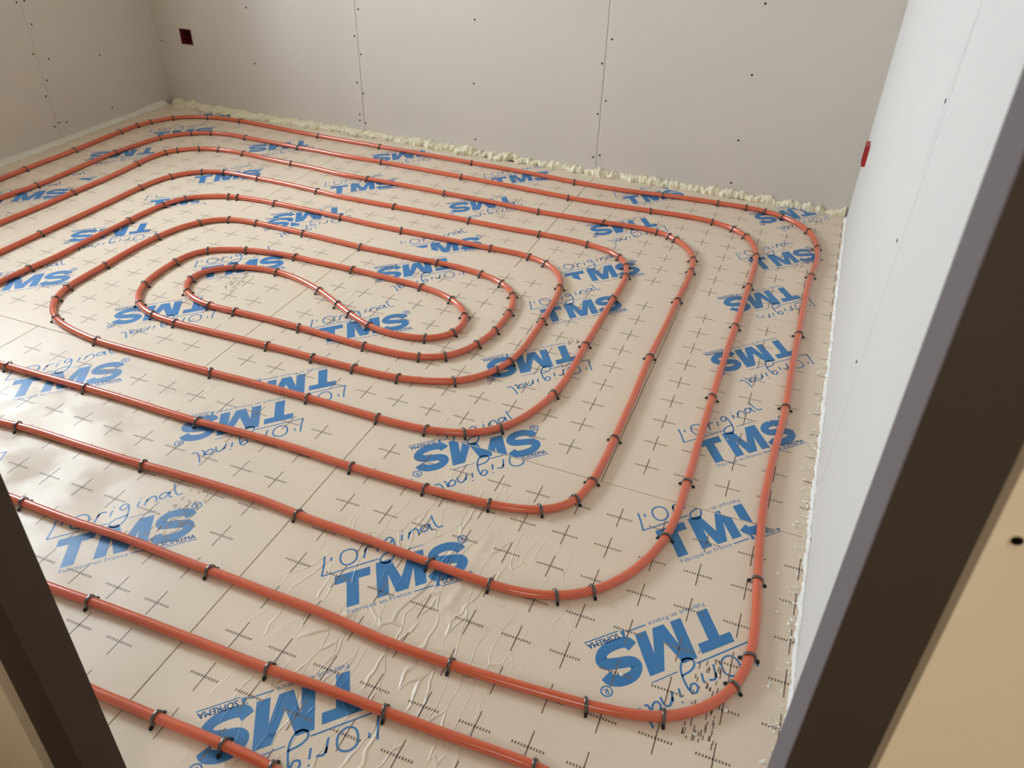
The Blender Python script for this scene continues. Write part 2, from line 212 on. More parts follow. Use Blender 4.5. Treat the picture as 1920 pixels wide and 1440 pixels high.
def board_rects(rects, origin, eu, en, th, name, mtl, parent, label=None, bevel=0.0035):
    """Plasterboard sheet(s) with eased edges: rects are (u0,u1,z0,z1) pieces of ONE sheet."""
    s = MB(); c = bevel
    for (u0, u1, z0, z1) in rects:
        P = lambda u, z, d: origin + eu * u + Vector((0, 0, z)) + en * d
        ring0 = [P(u0, z0, 0), P(u1, z0, 0), P(u1, z1, 0), P(u0, z1, 0)]
        ring1 = [P(u0, z0, th-c/2), P(u1, z0, th-c/2), P(u1, z1, th-c/2), P(u0, z1, th-c/2)]
        k = c if (u1-u0) > 0.3 else 0.0
        ring2 = [P(u0+k, z0, th), P(u1-k, z0, th), P(u1-k, z1, th), P(u0+k, z1, th)]
        s.grid([ring0, ring1, ring2], 0, False, True); s.face(ring2); s.face(ring0)
    o = s.build(name, mtl, parent)
    if label: o['label'] = label
    return o

# back wall (slightly out of square): core slab, then sheets of plasterboard
eu = Vector((1, KB, 0)).normalized(); en = Vector((KB, -1, 0)).normalized()
TH = 0.013
ob = Vector((0, BD, 0)) - en * TH
s = MB(); A = Vector((-3.7, yb(-3.7), 0)) - en * 0.075; Bv = Vector((0.95, yb(0.95), 0)) - en * 0.075; q = -en * 0.08
s.grid([[A, Bv, Bv + q, A + q], [w + Vector((0, 0, ZC)) for w in (A, Bv, Bv + q, A + q)]], 0, False, True)
s.face([A, Bv, Bv + q, A + q]); s.face([w + Vector((0, 0, ZC)) for w in (A, Bv, Bv + q, A + q)])
wall_back = struct(s.build('wall_back', M['core']))
sc_ = math.sqrt(1 + KB * KB)
seams = [XL - 0.006, -1.842, -0.598, XR + 0.006]
bx = (-2.952, -2.874, 0.322, 0.400)                  # opening for the junction box
for i in range(3):
    u0, u1 = seams[i] * sc_ + 0.0009, seams[i+1] * sc_ - 0.0009
    if i == 0:
        h0, h1 = bx[0] * sc_, bx[1] * sc_
        R_ = [(u0, h0, -.044, ZC), (h1, u1, -.044, ZC), (h0, h1, -.044, bx[2]), (h0, h1, bx[3], ZC)]
        s = MB()
        for r in R_:
            P = lambda u, z, d: ob + eu * u + Vector((0, 0, z)) + en * d
            r0 = [P(r[0], r[2], 0), P(r[1], r[2], 0), P(r[1], r[3], 0), P(r[0], r[3], 0)]
            r1 = [w + en * TH for w in r0]
            s.grid([r0, r1], 0, False, True); s.face(r0); s.face(r1)
        s.build('plasterboard', M['board'], wall_back)
    else:
        board_rects([(u0, u1, -.044, ZC)], ob, eu, en, TH, 'plasterboard', M['board'], wall_back)
for x in seams[1:3]:                                 # stud showing through the open joint
    s = MB(); P = lambda u, d: ob + eu * (u * sc_) + en * d
    r0 = [P(x-.02, -.04), P(x+.02, -.04), P(x+.02, -.0002), P(x-.02, -.0002)]
    s.grid([r0, [w + Vector((0, 0, ZC)) for w in r0]], 0, False, True); s.build('stud', M['stud'], wall_back)
    s = MB(); r0 = [P(x-.0008, .0), P(x+.0008, .0), P(x+.0008, .009), P(x-.0008, .009)]
    s.grid([r0, [w + Vector((0, 0, ZC)) for w in r0]], 0, False, True); s.build('joint_filler', M['board'], wall_back)
pts = [(-1.824,.592),(-1.858,.470),(-1.83,.391),(-1.866,.255),(-1.834,.206),(-1.866,.100),(-1.868,.068),(-1.834,.060),(-1.217,.603),(-1.223,.328),(-1.216,.068),(-.577,.586),(-.611,.485),(-.58,.332),(-.612,.271),(-.616,.075),(-.585,.088),(.019,.774),(.020,.512),(.016,.246),(.019,.061),(-2.483,.541),(-2.484,.275),(-3.09,.325)]
pts += [(x, z) for x in (-1.826, -1.861, -1.22, -.58, -.613, .019, -2.484) for z in (.88, 1.16, 1.45, 1.74, 2.03, 2.32)]
screw_dots(wall_back, [(x, yb(x), z) for x, z in pts], '-y', M['screw'])

# left wall, 50 cm thick with the window opening
s = MB(); T0 = XL - 0.50; T1 = XL - TH
y0, y1 = YF, 2.45; w = WIN
s.box((T0, y0, 0), (T1, w['y0'], ZC)); s.box((T0, w['y1'], 0), (T1, y1, ZC))
s.box((T0, w['y0'], 0), (T1, w['y1'], w['z0'])); s.box((T0, w['y0'], w['z1']), (T1, w['y1'], ZC))
wall_left = struct(s.build('wall_left', M['core']))
ol = Vector((XL - TH, 0, 0)); ey = Vector((0, 1, 0)); ex = Vector((1, 0, 0))
SEAM = 1.548
board_rects([(YF, w['y0'] - .001, -.044, ZC)], ol, ey, ex, TH, 'plasterboard', M['board'], wall_left)
board_rects([(w['y0'], w['y1'], -.044, w['z0']), (w['y0'], w['y1'], w['z1'], ZC), (w['y1'], SEAM - .0008, -.044, ZC)], ol, ey, ex, TH, 'plasterboard', M['board'], wall_left, bevel=0.0)
board_rects([(SEAM + .0008, 2.322, -.044, ZC)], ol, ey, ex, TH, 'plasterboard', M['board'], wall_left, bevel=0.002)
lp = [(1.574,.523),(1.535,.402),(1.610,.367),(1.565,.279),(1.534,.214),(1.904,.326),(1.562,.083),(1.603,.073),(1.531,.072),(1.898,.071)]
lp += [(y, z) for y in (1.572, 1.532, 1.90) for z in (.62, .9, 1.18, 1.46, 1.74, 2.02)]
screw_dots(wall_left, [(XL, y, z) for y, z in lp], '+x', M['screw'])
# window reveal lining, frame and glazing bars
s = MB()
s.box((T0, w['y0']-.0, w['z0']), (XL, w['y0']+.012, w['z1'])); s.box((T0, w['y1']-.012, w['z0']), (XL, w['y1'], w['z1']))
s.box((T0, w['y0']+.012, w['z1']-.012), (XL, w['y1']-.012, w['z1'])); s.box((T0, w['y0']+.012, w['z0']), (XL, w['y1']-.012, w['z0']+.012))
win = struct(s.build('window_1', M['white']))
s = MB(); X0, X1 = T0 + 0.005, T0 + 0.05
a0, a1, c0, c1 = w['y0']+.013, w['y1']-.013, w['z0']+.013, w['z1']-.013
s.box((X0, a0, c0), (X1, a0+.055, c1)); s.box((X0, a1-.055, c0), (X1, a1, c1)); s.box((X0, a0+.055, c0), (X1, a1-.055, c0+.055)); s.box((X0, a0+.055, c1-.055), (X1, a1-.055, c1))
ym = (a0 + a1) / 2; s.box((X0, ym-.03, c0+.055), (X1, ym+.03, c1-.055))
s.build('window_frame', M['frame'], win)

# right wall
s = MB(); s.box((XR + TH, YF, 0), (XR + 0.12, 2.30, ZC)); wall_right = struct(s.build('wall_right', M['core']))
orr = Vector((XR + TH, 0, 0)); nx = Vector((-1, 0, 0)); RS = 0.36
board_rects([(YF, RS-.0004, -.044, ZC)], orr, ey, nx, TH, 'plasterboard', M['white'], wall_right)
board_rects([(RS+.0004, 2.215, -.044, ZC)], orr, ey, nx, TH, 'plasterboard', M['white'], wall_right)
s = MB(); s.box((XR - 0.0004, RS - 0.030, 0.012), (XR + 0.001, RS + 0.030, ZC)); s.build('joint_tape', M['white'], wall_right)
s = MB()                                             # hairline crack in the filled joint
ck = [(.333,1.058),(.353,1.031),(.339,1.007),(.364,.923),(.367,.885),(.363,.832),(.360,.795)]
for (ya, za), (y2, z2) in zip(ck, ck[1:]): s.face([(XR-.0008, ya-.0007, za), (XR-.0008, ya+.0007, za), (XR-.0008, y2+.0006, z2), (XR-.0008, y2-.0006, z2)])
s.build('hairline_crack', M['greytrim'], wall_right)
screw_dots(wall_right, [(XR - .0006, .364, .923), (XR-.0006, .391, .649), (XR-.0006, .40, .358)], '-x', M['screw'])

# doorway wall between room and hall: the photo is taken through its opening, whose edges are not quite plumb
def xR1(z): return 0.3965 - 0.012 * (z - 1.0)        # face of the right rail
def xR3(z): return 0.4411 - 0.0223 * (z - 1.0)       # edge of the hall side board at the right
def xL1(z): return -0.4262 + 0.0446 * (z - 0.70)     # face of the left rail
def xL3(z): return -0.5029 + 0.0719 * (z - 0.40)     # edge of the hall side board at the left
zt = 2.06
def lean(s, fa, fb, ya_, yb_, z0, z1, mi=0):
    """Upright piece between the lines x = fa(z) and x = fb(z)."""
    f = lambda q, z: q(z) if callable(q) else q
    r = [[(f(fa, z), ya_, z), (f(fb, z), ya_, z), (f(fb, z), yb_, z), (f(fa, z), yb_, z)] for z in (z0, z1)]
    s.grid(r, mi, False, True); s.face(r[0], mi); s.face(r[1], mi)
s = MB(); yc = YF - TH
s.box((XL-.1, YS, 0), (-.62, yc, ZC)); s.box((0.49, YS, 0), (XR + .10, yc, ZC)); s.box((-.62, YS, zt + .04), (0.49, yc, ZC))
wall_front = struct(s.build('wall_front', M['core']))
s = MB(); lean(s, XL, lambda z: xL1(z) - .0006, yc, YF, -.044, ZC); s.build('plasterboard', M['board'], wall_front)
s = MB(); lean(s, lambda z: xR1(z) + .0006, XR, yc, YF, -.044, ZC); s.build('plasterboard', M['board'], wall_front)
s = MB(); lean(s, lambda z: xL1(z), lambda z: xR1(z), yc, YF, zt, ZC); s.build('plasterboard', M['white'], wall_front)
s = MB(); lean(s, -1.6, xL3, YN, YS - .0003, -.044, ZC); s.build('plasterboard', M['beige'], wall_front)
s = MB(); lean(s, xL3, xR3, YN, YS - .0003, zt + .03, ZC); s.build('plasterboard', M['beige'], wall_front)
s = MB()                                             # right sheet of the hall side, with one open screw hole
hx, hz, hr, hs = 0.4520, 1.0177, 0.0028, 0.0085
lean(s, xR3, 1.25, YN, YS - .0003, -.044, hz - hs); lean(s, xR3, 1.25, YN, YS - .0003, hz + hs, ZC); lean(s, xR3, hx - hs, YN, YS - .0003, hz - hs, hz + hs); s.box((hx + hs, YN, hz - hs), (1.25, YS - .0003, hz + hs))
n = 24; sq = []; c1_ = []; c2_ = []; c3_ = []
for i in range(n):
    a = 2 * math.pi * i / n; cx, cz = math.cos(a), math.sin(a); k = hs / max(abs(cx), abs(cz))
    sq.append((hx + cx * k, YN, hz + cz * k)); c1_.append((hx + cx * hr * 1.6, YN - .0005, hz + cz * hr * 1.6)); c2_.append((hx + cx * hr, YN + .001, hz + cz * hr)); c3_.append((hx + cx * .0022, YN + .010, hz + cz * .0022))
s.grid([sq, c1_, c2_], 0, False, True); s.grid([c2_, c3_], 1, False, True); s.face(c3_, 1)
s.build('plasterboard', [M['beige'], M['screw']], wall_front)
# rails lining the opening
s = MB(); lean(s, -.60, xL1, YS, YF - .0002, 0, zt)
struct(s.build('trim_1', M['browntrim']), 'dark brown rail lining the left side of the doorway')
s = MB(); lean(s, lambda z: xR1(z) + .001, .475, YS, yc - .0004, 0, zt)
struct(s.build('trim_2', M['browntrim']), 'dark brown rail lining the right side of the doorway')
s = MB(); lean(s, xR1, lambda z: xR1(z) + .0008, YS + .0004, YF, 0, zt)
struct(s.build('trim_3', M['greytrim']), 'grey inner face of the rail at the right of the doorway')
s = MB(); lean(s, lambda z: xL1(z) + .0003, lambda z: xR1(z) - .0003, YS, YF, zt, zt + .03); struct(s.build('trim_4', M['browntrim']), 'dark brown rail across the top of the doorway')

# hall behind the camera
s = MB(); s.box((-1.6, -2.6, -.10), (1.3, YF, -.046)); struct(s.build('floor_hall', M['slab']))
s = MB(); s.box((-1.6, -2.6, ZC), (1.3, YN, ZC + .1)); struct(s.build('ceiling_hall', M['ceil']))
s = MB(); s.box((-1.7, -2.6, -.1), (-1.6, YF, ZC)); struct(s.build('wall_hall_left', M['core']))
s = MB(); s.box((1.25, -2.6, -.1), (1.35, YF, ZC)); struct(s.build('wall_hall_right', M['core']))
s = MB(); s.box((-1.7, -2.7, -.1), (1.35, -2.6, ZC)); struct(s.build('wall_hall_back', M['core']))

# ------------------------------------------------------------------ printed panels
R2_ = math.sqrt(0.5)
def ribbon(pts, wd, closed=False):
    out = []; n = len(pts); L_ = []; R_ = []
    for i in range(n):
        a = pts[(i-1) % n] if (closed or i) else pts[i]; c = pts[(i+1) % n] if (closed or i < n-1) else pts[i]
        d = Vector((c[0]-a[0], c[1]-a[1])); d = d.normalized() if d.length else Vector((1, 0)); nn = Vector((-d.y, d.x)) * wd / 2
        L_.append((pts[i][0]+nn.x, pts[i][1]+nn.y)); R_.append((pts[i][0]-nn.x, pts[i][1]-nn.y))
    for i in range(n if closed else n-1):
        j = (i+1) % n; out.append([R_[i], R_[j], L_[j], L_[i]])
    return out
def cr(pts, k=6, closed=False):
    n = len(pts); out = []
    for i in range(n if closed else n-1):
        g = lambda j: pts[j % n] if closed else pts[max(0, min(n-1, j))]
        p0, p1, p2, p3 = g(i-1), g(i), g(i+1), g(i+2)
        for q in range(k):
            t = q / k
            out.append(tuple(0.5*((2*p1[c])+(-p0[c]+p2[c])*t+(2*p0[c]-5*p1[c]+4*p2[c]-p3[c])*t*t+(-p0[c]+3*p1[c]-3*p2[c]+p3[c])*t**3) for c in (0, 1)))
    if not closed: out.append(tuple(pts[-1][:2]))
    return out
def text_polys(body, size, x, y):
    cu = bpy.data.curves.new('lettering', 'FONT'); cu.body = body; cu.size = size; cu.resolution_u = 2
    o = bpy.data.objects.new('lettering', cu); COL.objects.link(o)
    bpy.context.view_layer.update()
    me = o.evaluated_get(bpy.context.evaluated_depsgraph_get()).to_mesh()
    ps = [[(me.vertices[i].co.x + x, me.vertices[i].co.y + y) for i in f.vertices] for f in me.polygons]
    wd = max((v.co.x for v in me.vertices), default=0)
    o.evaluated_get(bpy.context.evaluated_depsgraph_get()).to_mesh_clear()
    bpy.data.objects.remove(o); bpy.data.curves.remove(cu)
    return ps, wd
def logo_polys():
    P = []; SL = 0.234
    def sl(ps): return [[(x + SL * y, y) for x, y in q] for q in ps]
    hb = -0.885
    P += sl([[(0, -.225), (.76, -.225), (.76, 0), (0, 0)], [(.25, hb), (.51, hb), (.51, -.225), (.25, -.225)]])
    mx = .885
    P += sl([[(mx, hb), (mx+.25, hb), (mx+.25, .04), (mx, .04)], [(mx+.81, hb), (mx+1.06, hb), (mx+1.06, .04), (mx+.81, .04)],
             [(mx+.25, -.36), (mx+.40, hb), (mx+.53, hb), (mx+.53, -.53), (mx+.32, .04), (mx+.25, .04)],
             [(mx+.53, hb), (mx+.66, hb), (mx+.81, -.36), (mx+.81, .04), (mx+.74, .04), (mx+.53, -.53)]])
    sp = [(2.78, -.30), (2.70, -.17), (2.48, -.085), (2.24, -.11), (2.13, -.25), (2.22, -.38), (2.46, -.44), (2.70, -.51), (2.78, -.64), (2.67, -.78), (2.44, -.83), (2.18, -.80), (2.08, -.66)]
    P += sl(ribbon(cr(sp, 5), .235))
    P += ribbon([(2.86 + .105*math.cos(t*math.pi/9), -.0 + .105*math.sin(t*math.pi/9)) for t in range(18)], .03, True)
    P += ribbon(cr([(2.83, -.055), (2.835, .055), (2.88, .05), (2.885, .01), (2.84, 0), (2.90, -.055)], 3), .022)
    w_ = .042
    for st in ([(-.07, .64), (-.15, .36), (-.25, .11)], [(.06, .56), (.03, .46)], [(.70, .27), (.76, .42), (.81, .54)], [(.76, .44), (.85, .55), (.97, .53)],
               [(1.02, .35), (1.09, .54)], [(1.11, .63), (1.125, .66)], [(1.60, .46), (1.66, .63)], [(1.68, .71), (1.695, .74)],
               [(1.44, .60), (1.36, .66), (1.26, .59), (1.25, .50), (1.34, .48), (1.43, .58), (1.41, .35), (1.33, .12), (1.18, -.03), (1.03, .0), (1.02, .12), (1.16, .22), (1.40, .26)],
               [(1.75, .45), (1.84, .65)], [(1.80, .56), (1.93, .69), (2.02, .65), (2.01, .48)],
               [(2.30, .70), (2.18, .72), (2.09, .62), (2.13, .53), (2.24, .58), (2.32, .72), (2.31, .54), (2.37, .52)],
               [(2.45, .96), (2.44, .72), (2.48, .55), (2.60, .55)]):
        P += ribbon(cr(st, 5), w_)
    P += ribbon(cr([(.22, .42), (.30, .60), (.48, .64), (.60, .52), (.54, .31), (.38, .22), (.25, .27)], 5, True), w_, True)
    P += ribbon([(-.25, .11), (.98, .135)], .034) + ribbon([(1.42, .15), (2.0, .17)], .022)
    ps, wd = text_polys('Fabriqué en France', .155, .02, -1.045)
    P += [[(.02 + (x - .02) * 1.34 / wd, y) for x, y in q] for q in ps]
    P += [[(1.42, -1.02), (1.86, -1.02), (1.86, -.99), (1.42, -.99)]]
    ps, wd = text_polys('SOPREMA', .19, 2.03, -1.05)
    for dx in (0, .012): P += [[(2.03 + dx + (x - 2.03) * .70 / wd, y) for x, y in q] for q in ps]
    P += [[(1.99, -1.10), (2.76, -1.10), (2.76, -1.075), (1.99, -1.075)]]
    P += [[(1.88, -1.06), (1.98, -1.06), (1.98, -.91), (1.94, -.91)], [(1.88, -.95), (1.92, -.91), (1.88, -.91)]]
    return P
LOGO = logo_polys()
def clip_poly(q, x0, x1, y0, y1):
    for ax, lim, sg in ((0, x0, 1), (0, x1, -1), (1, y0, 1), (1, y1, -1)):
        out = []
        for i in range(len(q)):
            a, c = q[i-1], q[i]; da, dc = (a[ax]-lim)*sg, (c[ax]-lim)*sg
            if (da >= 0) != (dc >= 0):
                t = da / (da - dc); out.append((a[0]+(c[0]-a[0])*t, a[1]+(c[1]-a[1])*t))
            if dc >= 0: out.append(c)
        q = out
        if len(q) < 3: return None
    return q
def panel(x0, y0, wx, wy, phase, label, cx=(None, None), cy=(None, None), dots=True):
    """One insulation panel; x0,y0 = its printed origin in grid steps, cx/cy = where it was cut to fit."""
    xa, xb = cx[0] if cx[0] is not None else x0, cx[1] if cx[1] is not None else x0 + wx
    ya_, yb_ = cy[0] if cy[0] is not None else y0, cy[1] if cy[1] is not None else y0 + wy
    g = 0.007
    lim = (xa + g, xb - g, ya_ + g, yb_ - g)
    s = MB(); ox, oy = (xa + xb) / 2, (ya_ + yb_) / 2
    P3 = lambda x, y, z: ((x - ox) * U, (y - oy) * U, z)
    e = 0.009
    top = [(lim[0]+e, lim[2]+e), (lim[1]-e, lim[2]+e), (lim[1]-e, lim[3]-e), (lim[0]+e, lim[3]-e)]
    rim = [(lim[0], lim[2]), (lim[1], lim[2]), (lim[1], lim[3]), (lim[0], lim[3])]
    s.face([P3(x, y, 0) for x, y in top], 0)
    s.grid([[P3(x, y, 0) for x, y in top], [P3(x, y, -.0012) for x, y in rim]], 0, False, True)
    core = MB(); core.grid([[P3(x, y, -.0012) for x, y in rim], [P3(x, y, -.044) for x, y in rim]], 0, False, True)
    core.face([P3(x, y, -.044) for x, y in rim]); core.face([P3(x, y, -.0013) for x, y in rim])
    lim = (lim[0] + e, lim[1] - e, lim[2] + e, lim[3] - e)
    def put(q, mi, z):
        xs = [w[0] for w in q]; ys = [w[1] for w in q]
        if max(xs) < lim[0] or min(xs) > lim[1] or max(ys) < lim[2] or min(ys) > lim[3]: return
        if min(xs) < lim[0] or max(xs) > lim[1] or min(ys) < lim[2] or max(ys) > lim[3]:
            q = clip_poly(q, *lim)
            if not q: return
        # keep the face turned up
        ar = sum(q[i-1][0]*q[i][1] - q[i][0]*q[i-1][1] for i in range(len(q)))
        if abs(ar) < 1e-7: return
        if ar < 0: q = q[::-1]
        s.face([P3(x, y, z) for x, y in q], mi)
    def logo(ax, ay, sg):
        if ax < lim[0] - 4 or ax > lim[1] + 4 or ay < lim[2] - 4 or ay > lim[3] + 4: return
        k = R2_ * sg
        for q in LOGO: put([(ax + (a - c) * k, ay + (a + c) * k) for a, c in q], 1, .00012)
    for mm in (-2, -1, 0, 1, 2):
        logo(x0 + 1.82, y0 + phase + 8*mm, 1); logo(x0 + 7.75, y0 + phase + 3.95 + 8*mm, 1)
        logo(x0 + 3.95, y0 + phase - 2.42 + 8*mm, -1); logo(x0 + 9.88, y0 + phase + 1.62 + 8*mm, -1)
    for i in range(int(round(wx)) - 1):
        for j in range(int(round(wy)) - 1):
            x, y = x0 + .9 + i, y0 + .97 + j
            put([(x-.012, y-.32), (x+.012, y-.32), (x+.012, y+.32), (x-.012, y+.32)], 2, .0002)
            for k in range(11):                       # the cross bar is a row of dot-matrix digits
                xx = x - .31 + k * .057
                put([(xx, y-.026), (xx+.030, y-.026), (xx+.036, y+.026), (xx+.006, y+.026)], 2, .0002)
    if dots:
        rr = random.Random(int((x0 + 40) * 100 + y0))
        for k in range(64):                           # streaky batch print
            xx, yy = x0 + 9.25 + rr.random() * .62, y0 + 4.1 + rr.random() * 1.9
            ln = .05 + .10 * rr.random(); put([(xx, yy), (xx+.022, yy), (xx+.022, yy+ln), (xx, yy+ln)], 2, .00026)
    o = empty('insulation_panel', (ox * U, oy * U, 0))
    core.build('foam_core', M['foamcore'], o)
    s.build('facing_film', [M['film'], M['blue'], M['dark']], o, recalc=False)
    tag(o, label, 'insulation panel', 'printed floor insulation panels')
XE = 5.11
panel(-5.9, -8.0, 12, 10, 4.93, 'tan printed insulation panel at the right of the doorway, beside the pale wall', cx=(None, XE), cy=(-8.15, 2.0))
panel(-17.9, -8.0, 12, 10, 7.55, 'tan printed insulation panel with window glare, left of the seam that meets the doorway', cy=(-8.15, 2.0))
panel(-29.9, -8.0, 12, 10, 2.2, 'tan printed insulation panel in the front left part of the room', cy=(-8.15, 2.0))
panel(-41.9, -8.0, 12, 10, 5.1, 'narrow front strip of tan insulation panel against the left wall', cx=(-31.1, None), cy=(-8.15, 2.0), dots=False)
panel(0.25, 2.0, 12, 9.88, 2.39, 'cut tan insulation panel midway along the pale right wall', cx=(None, XE))
panel(-11.75, 2.0, 12, 9.88, 3.35, 'tan printed insulation panel under the right half of the inner pipe spiral')
panel(-23.75, 2.0, 12, 9.88, 1.30, 'tan printed insulation panel under the left half of the inner pipe spiral')
panel(-35.75, 2.0, 12, 9.88, 3.0, 'cut tan insulation panel midway along the left wall', cx=(-31.1, None))
panel(-5.9, 11.88, 12, 9.95, 0.22, 'tan printed insulation panel in the back right corner of the room', cx=(None, XE))
panel(-17.9, 11.88, 12, 9.95, 3.88, 'tan printed insulation panel in the middle of the back of the room')
panel(-29.9, 11.88, 12, 9.95, 6.45, 'tan printed insulation panel in the back left corner of the room')
panel(-41.9, 11.88, 12, 9.95, 1.0, 'narrow back strip of tan insulation panel against the left wall', cx=(-31.1, None), dots=False)
for (x0, a, c, ph, lb) in ((-35.75, -31.1, None, 4.2, 'left end of'), (-23.75, None, None, 1.2, 'left middle piece of'), (-11.75, None, None, 6.0, 'right middle piece of'), (0.25, None, XE, 3.0, 'right end of')):
    xm = (max(x0, -31.1) + min(x0 + 12, XE)) / 2
    panel(x0, 21.83, 12, 10, ph, lb + ' the thin tan panel strip along the back wall', cx=(a, c), cy=(None, (yb(min(x0 + 12, XE) * U)) / U - .03), dots=False)

# ------------------------------------------------------------------ the heating pipe
def resample(pts, step):
    out = [pts[0]]; acc = 0.0
    for a, c in zip(pts, pts[1:]):
        d = math.hypot(c[0]-a[0], c[1]-a[1]); t = step - acc
        while t <= d:
            out.append((a[0]+(c[0]-a[0])*t/d, a[1]+(c[1]-a[1])*t/d)); t += step
        acc = d - (t - step)
    return out
def smooth(pts, sig, step):
    k = int(3 * sig / step) + 1; wts = [math.exp(-.5 * (i * step / sig) ** 2) for i in range(-k, k + 1)]; n = len(pts); out = []
    for i in range(n):
        X = Y = Wt = 0.0
        for j in range(-k, k + 1):
            q = i + j
            if q < 0 or q >= n: continue
            X += wts[j+k]*pts[q][0]; Y += wts[j+k]*pts[q][1]; Wt += wts[j+k]
        out.append((X / Wt, Y / Wt))
    return out
STEP = 0.2
path = smooth(resample(cr(PIPE, 8), STEP), 0.50, STEP)
PR = 0.0097
def tube(pts, r, z, seg=14):
    rows = []
    n = len(pts)
    for i in range(n):
        a = pts[max(0, i-1)]; c = pts[min(n-1, i+1)]; d = Vector((c[0]-a[0], c[1]-a[1], 0)).normalized(); nn = Vector((-d.y, d.x, 0))
        rows.append([Vector((pts[i][0]*U, pts[i][1]*U, z)) + nn * (r*math.cos(2*math.pi*k/seg)) + Vector((0, 0, r*math.sin(2*math.pi*k/seg))) for k in range(seg)])
    return rows
s = MB(); rows = tube(path, PR, PR + .0008); s.grid(rows, 0, True, True); s.face(rows[0]); s.face(rows[-1])
tag(s.build('heating_pipe', M['pipe']), 'long orange heating pipe laid in a double spiral over the printed floor panels', 'pipe')

# ------------------------------------------------------------------ clips
def clip_mesh(tilt):
    """Strap over the pipe: flattened arch with raised rims, legs flaring to the barbs."""
    s = MB(); r = PR + .0012; w_ = .0033; t = .0020; zc = PR + .0008; K = 28
    pw = lambda v: math.copysign(abs(v) ** .78, v)
    prof = [(-r - .0026, 0.0004), (-r - .0008, .0060)] + [(-r * pw(math.cos(math.pi * k / K)), zc + r * pw(math.sin(math.pi * k / K))) for k in range(K + 1)] + [(r + .0008, .0060), (r + .0026, 0.0004)]
    rows = []
    for i, (x, z) in enumerate(prof):
        a = prof[max(0, i-1)]; c = prof[min(len(prof)-1, i+1)]; d = Vector((c[0]-a[0], c[1]-a[1])).normalized(); nx_, nz_ = -d.y, d.x
        sh = tilt * x
        rows.append([(sh + q * w_, x + nx_ * t * k, z + nz_ * t * k) for q, k in ((-1, 0), (-1, .45), (-.88, .74), (-.62, .92), (-.25, 1.0), (.25, 1.0), (.62, .92), (.88, .74), (1, .45), (1, 0))])
    s.grid(rows, 0, True, True); s.face(rows[0]); s.face(rows[-1])
    return s
def barb_mesh():
    s = MB(); r0 = [(-.0028, -.001, .0002), (.0028, -.001, .0002), (.0028, -.001, .0052), (-.0028, -.001, .0052)]
    r1 = [(-.0030, .0030, .0002), (.0030, .0030, .0002), (.0030, .0030, .0046), (-.0030, .0030, .0046)]
    r2 = [(-.0022, .0062, .0002), (.0022, .0062, .0002), (.0022, .0062, .0018), (-.0022, .0062, .0018)]
    s.grid([r0, r1, r2], 0, False, True); s.face(r0); s.face(r2); return s
TILT = (0.0, 0.22, -0.25)
proto = [clip_mesh(tl) for tl in TILT]
protos = []
def place(c):
    best = min(range(len(path)), key=lambda i: (path[i][0]-c[0])**2 + (path[i][1]-c[1])**2)
    a = path[max(0, best-2)]; d = path[min(len(path)-1, best+2)]
    return path[best], math.atan2(d[1]-a[1], d[0]-a[0]), best
info = []
for c in CLIPS:
    q, an, k = place(c)
    tx, ty = abs(math.cos(an)), abs(math.sin(an)); x, y = q
    BACK = (21.1, 19.1, 17.05, 14.85, 12.9, 10.9, 9.1, 7.8); FRONT = (-7.05, -5.5, -4.0, -2.0, 0.0, 1.97, 3.75, 5.0, 5.9)
    LEFT = (-29.3, -27.3, -25.3, -23.1, -21.1, -19.0, -16.95, -15.7); RIGHT = (4.15, 2.17, .1, -1.9, -3.6, -4.8, -5.8)
    near = lambda lst, v: min(range(len(lst)), key=lambda i: abs(lst[i]-v))
    if -11.6 < x < -8.6 and 6.0 < y < 7.9: key = ('S', 0)
    elif tx >= ty: key = ('B', near(BACK, y)) if y > 7.4 else ('F', near(FRONT, y))
    else: key = ('L', near(LEFT, x)) if x < -12 else ('R', near(RIGHT, x))
    info.append((key, q, an, k))
ORD = ['first', 'second', 'third', 'fourth', 'fifth', 'sixth', 'seventh', 'eighth', 'ninth', 'tenth', 'eleventh', 'twelfth', 'thirteenth', 'fourteenth']
groups = {}
for it in info: groups.setdefault(it[0], []).append(it)
rc = random.Random(3)
for key, its in groups.items():
    kind, n = key
    along = 0 if kind in 'BFS' else 1
    its.sort(key=lambda it: it[1][along] if along == 0 else -it[1][1])
    for j, (kk, q, an, _) in enumerate(its):
        wh = 'from the left' if along == 0 else 'from the back'
        run = {'B': 'the %s pipe run counted from the back wall' % ORD[n], 'F': 'the %s pipe run counted from the doorway' % ORD[n],
               'L': 'the %s pipe run counted from the left wall' % ORD[n], 'R': 'the %s pipe run counted from the right wall' % ORD[n], 'S': 'the S-bend in the spiral centre'}[kind]
        v = rc.choice((0, 0, 1, 2))
        src = [po_ for pv, po_ in protos if pv == v]
        o = empty('pipe_clip', (q[0]*U, q[1]*U, 0.0003), an)
        if not src:
            proto[v].build('strap', M['clip'], o); protos.append((v, o))
            for sg in (-1, 1):
                f = barb_mesh().build('barb', M['barb'], o); x0 = sg * (PR + .0042)
                f.location = (TILT[v] * x0, x0, 0); f.rotation_euler = (0, 0, 0 if sg > 0 else math.pi)
        else:
            for ch in src[0].children:
                f = ch.copy(); COL.objects.link(f); f.parent = o
        tag(o, 'black clip, %s %s on %s' % (ORD[j], wh, run), 'pipe clip', 'black clips pinning the heating pipe')

